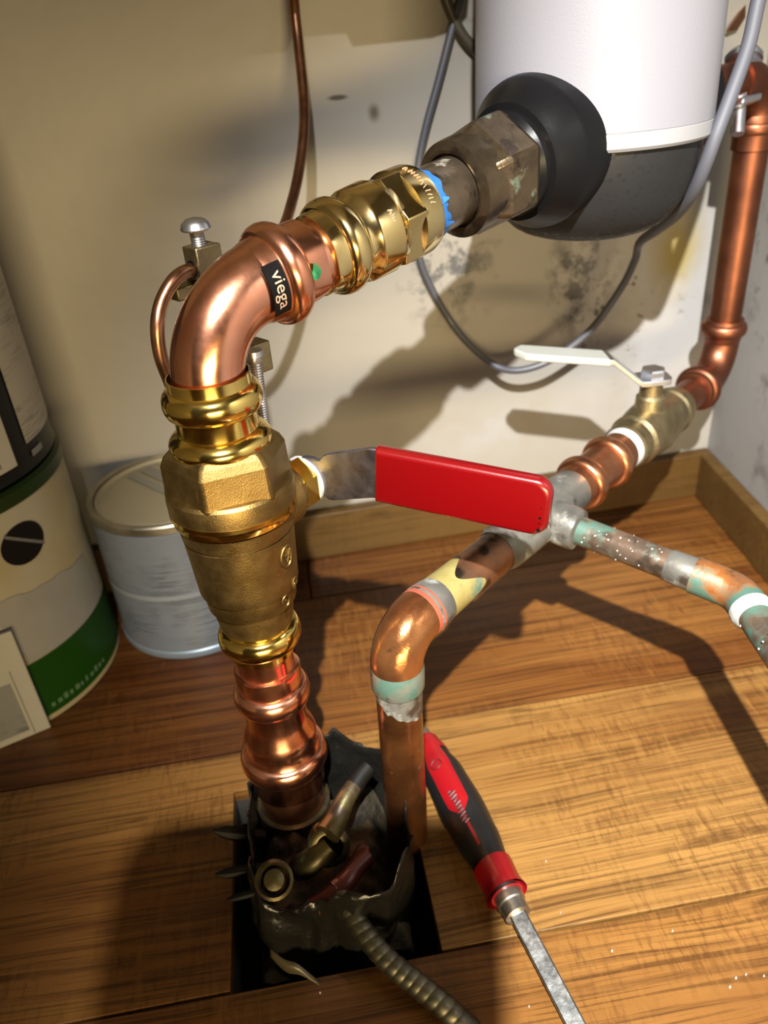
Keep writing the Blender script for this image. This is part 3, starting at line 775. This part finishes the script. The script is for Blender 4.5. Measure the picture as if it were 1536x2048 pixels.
bevel(link('jaw', *obox(atD(372, 580, .352), (cx_, cy_, cz_), (.0075, .005, .0030)), M_oldbrass, gc, 25), .0008)
C2 = atD(512, 712, .347)
bevel(link('lower_block', *obox(C2, (cx_, cy_, cz_), (.0052, .0048, .0068)), M_oldbrass, gc, 25), .0007)
C3 = atD(513, 755, .343)
link('clamp_screw', *lathe([(-.034+.0006*i, .0030+(.0003 if i % 2 else 0)) for i in range(70)]+[(.010, .0030), (.0102, .0045), (.0125, .0042), (.0135, .0015)], C3, V((0.03, 0, 1)), 18), M_steel, gc)
link('yoke', *tube(spline([C1+cy_*.004-cz_*.004, C1.lerp(C2, .35)+cy_*.020, C1.lerp(C2, .7)+cy_*.018, C2+cy_*.002], 6), .0048, 10), M_oldbrass, gc)

yw = wy(.1)-.012
cbp = [atD(1536, -60, .37), atD(1517, 0, .375), atD(1497, 90, .38), atD(1462, 190, .385), atD(1432, 270, .39), atD(1408, 335, .40), atD(1385, 385, .415), atD(1352, 428, .44), atD(1310, 462, .47), atD(1279, 486, .50),
       atD(1270, 520, .52), atD(1243, 575, .54), atD(1190, 650, .56), atD(1140, 695, .570), atD(1085, 728, .575), atD(1030, 741, .58), atD(985, 728, .585), atD(930, 680, .585), atD(885, 618, .58), atD(850, 555, .575), atD(830, 510, .575), atD(812, 440, .575), atD(803, 340, .58), atD(806, 250, .585), atD(820, 150, .59), atD(833, 50, .595), atD(840, 0, .60), atD(848, -90, .60)]
gcab = thing('cable', cbp[0], 'grey cable down beside filter, looping under it and up the back wall', 'cable')
sp_ = spline(cbp, 7); nS = len(sp_)
def safe(P): P = V(P); P.y = min(P.y, wy(P.x)-.0062); return P
sp_ = [safe(p) for p in sp_]
link('cable_jacket', *tube(sp_[:64], .0042, 14, True, lambda i: .0036-(.0010*max(0, (i-50)/14) if i > 50 else 0)), M_tube, gcab)
link('thin_cord', *tube(sp_[62:], .0026, 12), M_grey_cable, gcab)
bc = [atD(780, -60, .60), atD(800, 0, .605), atD(822, 50, .61), atD(850, 90, .615), atD(895, 125, .62), atD(950, 152, .625), atD(1010, 170, .63), atD(1120, 150, .63)]
bcab = thing('cable', bc[0], 'brown cable sagging down the back wall and behind the white filter', 'cable')
link('cable_jacket', *tube([safe(p) for p in spline(bc, 7)], .0033, 12), M_dark_cable, bcab)

# ================================================================ CANS AND BOX AT LEFT
def can_fn(cx, cy, r):
    c = V((cx, cy, 0)); n = (V((0, 0, 0))-c).normalized(); s = V((-n.y, n.x, 0))
    def fn(a, z, dr=.0004): return c+ZU*z+(n*math.cos(a)+s*math.sin(a))*(r+dr)
    def hit(u, v):                                          # where a sight line meets the can
        d = ray(u, v); O = CAM-c; A = d.x**2+d.y**2; B = 2*(O.x*d.x+O.y*d.y); Cc = O.x**2+O.y**2-r*r
        dis = max(0, B*B-4*A*Cc); P = CAM+d*((-B-math.sqrt(dis))/(2*A)); q = V((P.x, P.y, 0))-c
        return math.atan2(q.dot(s), q.dot(n)), P.z
    return fn, hit
def lines_mat(name, c1, c2, sz, amt=.7, pk=(.5, .56)):
    t = NT(name); c1 = tuple(x*ALB for x in c1); c2 = tuple(x*ALB for x in c2)
    k = t.ramp(t.noise(1.0, t.map((40, 40, sz)), 3, .6), (pk[0], 0.0), (pk[1], 1.0))
    k2 = t.ramp(t.noise(28), (.42, 0.0), (.56, 1.0))
    return t.set(t.mix(t.math('MULTIPLY', t.math('MULTIPLY', k, k2), amt), c1, c2), 0, .42)
M_tin = metal_mat('dull_tinplate', (.40, .37, .30), (.30, .28, .22), .38, 60)
M_can_grey = lines_mat('grey_printed_can_label', (.19, .215, .245), (.07, .08, .095), 900)
M_lid = simple('beige_can_lid', (.30, .25, .15), .3, .42, None, .15, 30)
M_lidstripe = simple('pale_tape', (.42, .38, .27), 0, .5)

qx, qy, qr, qh = -.0985, .505, .057, .1120
pcn = thing('paint_can', (qx, qy, 0), 'small grey labelled metal paint can by the back wall', 'can')
c_ = V((qx, qy, 0))
link('can_body', *lathe([(.0002, qr-.001), (.0025, qr+.0006), (.0040, qr), (.104, qr), (.1050, qr-.0015)], c_, ZU, 64), M_can_grey, pcn)
link('rim', *lathe([(.1045, qr-.001), (.1060, qr+.0006), (qh-.001, qr+.0008), (qh, qr), (qh-.0005, qr-.004), (qh-.0035, qr-.0045)], c_, ZU, 64, cap=False), M_tin, pcn)
link('lid', *lathe([(qh-.0050, qr-.0035), (qh-.0035, qr-.0042), (qh-.0010, qr-.0055), (qh-.0008, qr-.0075), (qh-.0034, qr-.0085), (qh-.0032, .0005)], c_, ZU, 64), M_lid, pcn)
fnq, hitq = can_fn(qx, qy, qr)
d1 = V((.65, -.76, 0)).normalized(); d2 = V((d1.y, -d1.x, 0))
for off, hw, m in ((-.008, .0045, M_lidstripe), (.004, .0030, M_lidstripe)):
    link('tape_strip', *obox(c_+ZU*(qh-.0027)+d2*off, (d1, d2, ZU), (.043, hw, .0003)), m, pcn)
link('label_band', *patch(lambda a, z: fnq(a, z, .0004), -1.4, 1.5, .0525, .0565, 30, 2), simple('pale_label_stripe', (.30, .33, .36), 0, .45), pcn)
link('bottom_seam', *lathe([(.0005, qr+.0005), (.002, qr+.0012), (.006, qr+.0011), (.0068, qr+.0002)], c_, ZU, 64, cap=False), simple('blue_grey_tin', (.20, .25, .30), .5, .4), pcn)

gx_, gy_, gr_ = -.2405, .4735, .0835
M_cream = NT('stained_cream_label'); t = M_cream
col = t.mix(t.ramp(t.noise(9), (.45, 0.0), (.62, 1.0)), tuple(x*ALB for x in (.46, .42, .31)), tuple(x*ALB for x in (.40, .32, .15)))
M_cream = t.set(col, 0, .45)
M_gtorn = simple('torn_grey_paper', (.33, .32, .29), 0, .6, None, .15, 40)
M_green = simple('green_can_band', (.010, .062, .003), 0, .40, Specular_IOR_Level=.2)
M_green_d = simple('dark_green_lid', (.012, .035, .006), 0, .35, Specular_IOR_Level=.25)
lc = thing('paint_can', (gx_, gy_, 0), 'cream and green paint can under the black labelled can', 'can')
c_ = V((gx_, gy_, 0)); fng, hitg = can_fn(gx_, gy_, gr_); HG = .1640
gz1 = hitg(120, 1290)[1]
link('can_body', *lathe([(.0002, gr_-.001), (.002, gr_+.0006), (.005, gr_), (HG-.012, gr_), (HG-.010, gr_-.0008)], c_, ZU, 80), M_cream, lc)
link('green_band', *lathe([(.0055, gr_+.0004), (gz1, gr_+.0004)], c_, ZU, 80, cap=False), M_green, lc)['label'] = 'green band'
link('lid', *lathe([(HG-.012, gr_-.001), (HG-.010, gr_+.0012), (HG-.002, gr_+.0014), (HG, gr_-.001), (HG-.001, gr_-.012), (HG-.001, .001)], c_, ZU, 80), M_green_d, lc)['label'] = 'dark green lid rim'
a0, z0 = hitg(47, 1086); a1, _ = hitg(93, 1086)
ra = abs(a1-a0); rz = abs(hitg(47, 1040)[1]-z0)
link('black_disc', *disc(lambda a, z: fng(a, z, .0006), a0, z0, ra, rz), M_black_print, lc)['label'] = 'printed black disc'
sa = hitg(5, 1074); sb = hitg(90, 1084)
link('disc_stripe', *patch(lambda s, k: fng(sa[0]+(sb[0]-sa[0])*s, sa[1]+(sb[1]-sa[1])*s+k, .0010), .02, .95, -.0012, .0012, 10, 2), simple('grey_print', (.16, .16, .16), 0, .5), lc)
pa0, pa1 = hitg(40, 1190), hitg(150, 1230)
zl = gz1+.0006
def torn(s, k):
    a = a0-.42+.95*s+.05*noise.noise(V((k*5, 0, s))); z = zl+k*(.052-.012*s+.003*noise.noise(V((s*7, 2, 0))))
    return fng(a+.35*(1-k)*.4, z, .0005)
link('torn_label', *patch(torn, 0, 1, 0, 1, 16, 8), M_gtorn, lc)['label'] = 'torn grey label'
h0, h1 = hitg(132, 1418), hitg(208, 1360)
am = (h0[0]+h1[0])/2; pr_ = []
for i in range(11):
    q = am-.30+.055*i; pr_.append(patch(lambda a, z: fng(a, z, .0008), q, q+random.uniform(.02, .042), .0105, .0105+random.uniform(.003, .0048), 2, 2))
tgm = join(*pr_)
link('small_print', *tgm, simple('pale_green_print', (.10, .20, .09), 0, .5), lc)

UH = .19
uc = thing('paint_can', (gx_, gy_, HG), 'black can with white printed label stacked on the cream can', 'can')
link('can_body', *lathe([(HG+.0003, gr_-.003), (HG+.0025, gr_-.0004), (HG+.006, gr_-.0012), (HG+.010, gr_-.0012), (HG+UH-.008, gr_-.0012), (HG+UH-.006, gr_+.0008), (HG+UH, gr_+.0008), (HG+UH, gr_-.006), (HG+UH-.004, gr_-.008), (HG+UH-.004, .001)], c_, ZU, 80), simple('black_can_enamel', (.007, .008, .007), 0, .35, Specular_IOR_Level=.2), uc)
la, lz = hitg(58, 895); lb, _ = hitg(30, 830)
M_lab = lines_mat('printed_white_label', (.52, .49, .42), (.25, .24, .21), 700, .8)
ea = hitg(52, 880)[0]
lb_ = link('white_label', *patch(lambda a, z: fng(a, z, -.0006), ea, ea+1.2, HG+.018, HG+.150, 24, 10), M_lab, uc); lb_['label'] = 'white printed label'
wa = hitg(36, 915)[0]; wz = HG+.0115
wl = link('barcode_label', *patch(lambda a, z: fng(a, z, -.0006), wa-.9, wa-.02, HG+.010, HG+.046, 16, 4), simple('white_barcode_paper', (.55, .52, .47), 0, .5), uc)
bars = []
for i in range(20):
    s = wa-.16-i*.032; bars.append(patch(lambda a, z: fng(a, z, -.0003), s, s+random.choice((.006, .012, .017)), HG+.013, HG+.040, 1, 3))
link('barcode', *join(*bars), M_black_print, wl)
link('grey_mark', *patch(lambda a, z: fng(a, z, -.0005), hitg(62, 895)[0], hitg(82, 880)[0], HG+.0085, HG+.0125, 4, 2), simple('grey_code_print', (.22, .24, .24), 0, .5), uc)

kc = fl(103, 1456); kd = (fl(0, 1499)-kc).normalized(); kd.z = 0; kn = V((kd.y, -kd.x, 0))
if kn.y < 0: kn = -kn
cr = thing('carton', (kc.x+kd.x*.06, kc.y+kd.y*.06, 0), 'white printed carton standing at lower left in front of the cans', 'box')
ln, dp, hh = .14, .003, .082
ctr = kc+kd*(ln/2)+kn*(dp/2)+ZU*(hh/2+.0003)
bevel(link('carton_panel', *obox(ctr, (kd, kn, ZU), (ln/2, dp/2, hh/2)), simple('white_carton_board', (.48, .46, .39), 0, .55, None, .1, 30), cr, 0), .0008)
M_cprint = lines_mat('grey_carton_print', (.25, .25, .24), (.10, .10, .10), 260, .9, (.42, .56))
link('printed_panel', *patch(lambda s, z: kc+kd*s-kn*.0004+ZU*z, .012, .135, .006, .046, 4, 4), M_cprint, cr)
link('fold_line', *patch(lambda s, z: kc+kd*s-kn*.0004+ZU*z, .0095, .0100, .002, .055, 1, 4), simple('fold_shadow_ink', (.2, .19, .16), 0, .6), cr)

# ================================================================ FLOOR HOLE CONTENTS
hm = V(((HX0+HX1)/2, (HY0+HY1)/2, 0))
sh = thing('plastic_sleeve', (hm.x, hm.y, -.06), 'crumpled black plastic bag lining the floor hole round the pipes', 'plastic')
vs, fs = [], []
NS, NR = 96, 22
for j in range(NR):
    s = j/(NR-1)
    for k in range(NS):
        a = 2*math.pi*k/NS
        ca, sa_ = math.cos(a), math.sin(a)
        q = 1/max(abs(ca), abs(sa_))**.75
        hxw, hyw = (HX1-HX0)/2-.003, (HY1-HY0)/2-.003
        shrink = 1-(.16*s+.05*s*s)*(1-1.0*max(0, ca)**.6)
        n1 = noise.noise(V((ca*2.2, sa_*2.2, s*2.0))); n2 = noise.noise(V((ca*6, sa_*6, s*5)))
        top = .030+.022*noise.noise(V((ca*1.9+4, sa_*1.9, 0)))+.008*noise.noise(V((ca*7, sa_*7, 2)))+.010*max(0, sa_)+.012*max(0, ca)
        z = -.062+(top+.062)*s
        fr = min(1.0+.06*s*max(0, ca), shrink*q*(1-.14*abs(n1)-.11*abs(n2)))
        if z < .004: fr = min(fr, .985)
        vs.append(V((hm.x+ca*hxw*fr*1.0, hm.y+sa_*hyw*fr, z)))
for j in range(NR-1):
    for k in range(NS): fs.append((j*NS+k, j*NS+(k+1) % NS, (j+1)*NS+(k+1) % NS, (j+1)*NS+k))
so = link('sheet', vs, fs, M_sheet, sh, 60)
sm = so.modifiers.new('thick', 'SOLIDIFY'); sm.thickness = .0006
fo_ = [atD(540, 1903, .345), atD(570, 1930, .343), atD(600, 1938, .342), atD(640, 1962, .345)]
vs, fs = [], []
for i, p in enumerate(spline(fo_, 4)):
    wv = .004*math.sin(math.pi*min(1, .12+i/13)); vs += [p+ZU*wv*.9, p-ZU*wv*.5+V((0, -.004, 0))*.5]
fs = [(2*i, 2*i+1, 2*i+3, 2*i+2) for i in range(len(vs)//2-1)]
fo2 = link('folded_edge', vs, fs, M_fold, sh, 60); fo2.modifiers.new('thick', 'SOLIDIFY').thickness = .0008
for (u, v, L, dx, dz, wd) in ((470, 1660, .016, -.8, .5, .004), (465, 1735, .012, -.9, .2, .003), (475, 1782, .009, -.9, .0, .002)):
    p = fl(u+14, v+8, .02); dv = V((dx, -.1, dz)).normalized()
    link('torn_flap', *tube([p-dv*.012, p, p+dv*L*.6, p+dv*L], .002, 8, True, lambda i, wd=wd: (wd, wd, wd*.8, wd*.2)[i]), M_flap, sh)
fm = thing('foam_filling', (hm.x, hm.y, -.05), 'crumbly tan and black foam filling inside the floor hole', 'foam')
vs, fs = [], []
NF = 44
for i in range(NF+1):
    for j in range(NF+1):
        x = HX0+.012+(HX1-HX0-.024)*i/NF; y = HY0+.012+(HY1-HY0-.024)*j/NF
        e = min(i, NF-i, j, NF-j)/NF
        z = -.02+.030*min(1, e*6)+.010*noise.noise(V((x*60, y*60, 0)))+.006*noise.noise(V((x*160, y*160, 3)))+.10*max(0, min(.2, (x+.01)))
        vs.append(V((x, y, z)))
for i in range(NF):
    for j in range(NF):
        q = i*(NF+1)+j; fs.append((q, q+NF+1, q+NF+2, q+1))
tag(link('foam', vs, fs, M_foam, fm, 60), kind='stuff')

# ground clamp on the stub with armoured cable
cl = thing('ground_clamp', (RX, RY, .015), 'corroded bronze ground clamp round the wide pipe in the floor hole', 'clamp')
zc = .0185
link('clamp_band', *lathe([(.0060, .0176), (.0062, .0200), (.0175, .0200), (.0180, .0176)], RO, ZU, 48, cap=False), M_clamp, cl)
e1 = atD(658, 1690, .387); 
nd = (CAM-e1); nd.z *= .4; nd.normalize()
link('clamp_ear', *join(tube(spline([atD(600, 1735, .392), atD(620, 1725, .385), e1+nd*.0], 4), .0065, 12), lathe([(-.006, .0105), (.002, .0105), (.003, .0090), (.003, .0068), (-.003, .0066)], e1, nd, 28)), M_clamp, cl)
link('ear_hole', *lathe([(-.004, .0065), (-.0005, .0065)], e1, nd, 24), M_black_print, cl)
link('clamp_arm', *tube(spline([e1+ZU*.008, atD(672, 1640, .388), atD(690, 1600, .392), atD(708, 1570, .396)], 5), .0065, 12, True, lambda i: .0066-.00015*i), M_clamp, cl)
link('arm_bolt', *tube([atD(700, 1585, .396), atD(722, 1550, .400), atD(737, 1532, .402)], .0050, 12), M_flap, cl)
h_ = atD(548, 1760, .362); nd2 = (CAM-h_).normalized()
link('clamp_loop', *join(lathe([(-.004, .0072), (.001, .0090), (.002, .0075), (-.003, .0060)], h_, nd2, 24, cap=False)), M_clamp, cl)
link('loop_screw', *lathe([(-.006, .0050), (.000, .0048), (.001, .002)], h_, nd2, 16), M_clamp, cl)
link('wire_strands', *join(tube(spline([atD(735, 1712, .385), atD(712, 1735, .380), atD(690, 1765, .374), atD(655, 1800, .372), atD(628, 1815, .374)], 4), .0048, 10),
     tube(spline([atD(728, 1700, .392), atD(700, 1748, .378), atD(668, 1778, .372)], 4), .0040, 10)), M_rust, cl)
ar = [atD(672, 1775, .374), atD(700, 1820, .367), atD(735, 1875, .360), atD(780, 1925, .354), atD(830, 1965, .350), atD(885, 2010, .345), atD(940, 2060, .342), atD(1010, 2120, .340)]
ac = thing('armored_cable', ar[0], 'grey spiral armoured cable running from floor hole to the bottom edge', 'cable')
sp2 = spline(ar, 36)
vs, fs = tube(sp2, .0054, 20, True)
for i, p in enumerate(sp2):
    for k in range(20):
        q = vs[i*20+k]; f_ = (.86+.16*i/len(sp2))*(1+.10*abs(math.sin(i*math.pi/11+math.pi*k/20))**.5-.05)
        vs[i*20+k] = p+(q-p)*f_
link('spiral_armor', vs, fs, M_armor, ac, 60)

# ================================================================ SCREWDRIVER
s0, s1 = fl(850, 1474, .0150), fl(1016, 1792, .0130)
sd = (s1-s0).normalized(); HL = (s1-s0).length
sc_ = thing('screwdriver', s0.lerp(s1, .5)-ZU*.015, 'red and black handled screwdriver lying on the floor beside the pipe', 'screwdriver')
_, su, sv_ = frame(sd, ZU)
def sr(t):
    P = [(0, .0060), (.006, .0090), (.018, .0115), (.040, .0158), (.070, .0172), (.095, .0160), (.118, .0128), (.132, .0120), (.140, .0135)]
    t = t/HL*.140
    for (a, r), (b, q) in zip(P[:-1], P[1:]):
        if a <= t <= b:
            k = (t-a)/(b-a); k = k*k*(3-2*k); return (r+(q-r)*k)*.72
    return P[-1][1]*.72
def sfn(t, a, dr=0.0):
    r = sr(t)*(1+.045*math.cos(3*a))+dr
    return s0+sd*t+(su*math.cos(a)+sv_*math.sin(a))*r
def hshell(t0, t1, a0=0, a1=2*math.pi, dr=0.0, nt=24, na=40, cap=True):
    g = patch(lambda t, a: sfn(t, a, dr), t0, t1, a0, a1, nt, na)
    return g
link('handle', *patch(lambda t, a: sfn(t, a), .004, HL-.012, 0, 2*math.pi, 30, 48), M_grip, sc_)
link('end_cap', *patch(lambda t, a: sfn(t, a, .0004), .002, .016, 0, 2*math.pi, 6, 48), M_hred, sc_)
def strip(s, k):                                            # red spine along the upper side, swelling then thinning
    t = .010+(HL-.034)*s
    hw = .62*(1-s*.35) if s < .66 else .62*.77*max(.10, 1-(s-.66)/.10) if s < .76 else .06
    return sfn(t, .35+k*hw, .0007)
st_ = link('red_spine', *patch(strip, 0, 1, -1, 1, 40, 10), M_hred, sc_)
def emb(dx, dy): return sfn(.030+dx, .42+dy/.0105, .0011)
mk = [tube([emb(.0028*math.cos(2*math.pi*i/18), .0028*math.sin(2*math.pi*i/18)) for i in range(19)], .00035, 6, False)]
mk.append(tube([emb(-.0012, -.001), emb(.0012, .001)], .0004, 6))
link('emblem', *join(*mk), simple('dark_red_print', (.13, .006, .008), 0, .5), st_)
wav = [sfn(.050+.020*i/60, .38+.16*math.sin(i*.95)*(1 if i % 7 else .4), .0011) for i in range(61)]
link('script_mark', *tube(wav, .00045, 6), simple('dark_red_script', (.16, .006, .008), 0, .5), st_)
link('collar', *patch(lambda t, a: sfn(t, a, .0012), HL-.017, HL-.001, 0, 2*math.pi, 8, 48), M_hred, sc_)
link('handle_core', *lathe([(.003, .0040), (.02, .0060), (HL-.002, .0065), (HL-.0005, .0085), (HL-.0004, .002)], s0, sd, 32), M_hred, sc_)
link('steel_cap', *lathe([(-.0050, .0030), (-.0040, .0040), (.003, .0044), (.006, .0046)], s0, sd, 28), M_ferrule, sc_)
link('ferrule', *lathe([(HL-.003, .0072), (HL+.004, .0072), (HL+.0048, .0066), (HL+.0105, .0064), (HL+.0115, .0045)], s0, sd, 32), M_ferrule, sc_, 25)
e_t = fl(1160, 2066, .0085); k0 = s0+sd*(HL+.009)
kd2 = (e_t-k0).normalized(); _, ka, kb = frame(kd2, ZU)
qa = (ka+kb*.25).normalized(); qb = kd2.cross(qa)
shv = obox(k0+kd2*.06, (kd2, qa, qb), (.062, .0040, .0040))
bevel(link('shank', *shv, M_shank, sc_, 25), .0007)

flk = []
for u, v in ((1092, 1722), (1121, 1825), (1224, 1901), (1058, 2012), (1345, 1861), (873, 1976), (1472, 1955), (1492, 1948), (1460, 1973), (1528, 1951), (640, 1985), (1110, 1995)):
    p = fl(u, v, .0006); q = random.uniform(.0003, .0006)
    flk.append(lathe([(-.0006, q), (.0002, q*.9), (.0007, q*.3)], p, ZU, 7))
tag(link('paint_flecks', *join(*flk), simple('pale_flecks', (.75, .70, .68), 0, .4), None, 40), 'tiny pale flecks and beads scattered over the floor near the screwdriver', 'flecks', kind='stuff')

# ================================================================ BEHIND THE CAMERA: the phone that takes the picture; it throws the broad shadow on the floor
ph = thing('smartphone', CAM-FWD*.012-UP*.03, 'black smartphone held up before the pipes, its broad shadow across the floor', 'phone')
pcx = CAM-FWD*.0115
vs, fs = [], []
x0, x1, y0_, y1_, rc = -.079, .014, -.112, .045, .014
outl = []
for (cx, cy, a0) in ((x1-rc, y1_-rc, 0), (x0+rc, y1_-rc, 90), (x0+rc, y0_+rc, 180), (x1-rc, y0_+rc, 270)):
    for i in range(7):
        a = R_(a0+15*i); outl.append((cx+rc*math.cos(a), cy+rc*math.sin(a)))
n = len(outl)
vs = [pcx+RIGHT*x+UP*y+FWD*.004 for x, y in outl]+[pcx+RIGHT*x+UP*y-FWD*.004 for x, y in outl]
fs = [tuple(range(n)), tuple(range(n, 2*n))]+[(i, (i+1) % n, n+(i+1) % n, n+i) for i in range(n)]
link('phone_body', vs, fs, simple('black_phone_shell', (.02, .02, .022), 0, .4), ph, 40)
link('lens', *lathe([(-.001, .006), (.002, .006), (.0022, .004)], pcx+FWD*.004, FWD, 24), M_black_print, ph)

# likes that stand about the scene more than once
for o in list(COL.objects):
    k = o.name.split('.')[0]
    if o.parent is None and k in ('paint_can', 'ground_clamp', 'copper_pipe', 'press_elbow', 'branch_pipe', 'cable', 'ground_wire'):
        o['group'] = {'paint_can': 'paint cans against the left of the back wall', 'ground_clamp': 'ground clamps on the plumbing', 'copper_pipe': 'straight copper pipes', 'press_elbow': 'copper press elbows',
                      'branch_pipe': 'green branch pipes at the right', 'cable': 'cables on the back wall', 'ground_wire': 'copper ground wires'}[k]
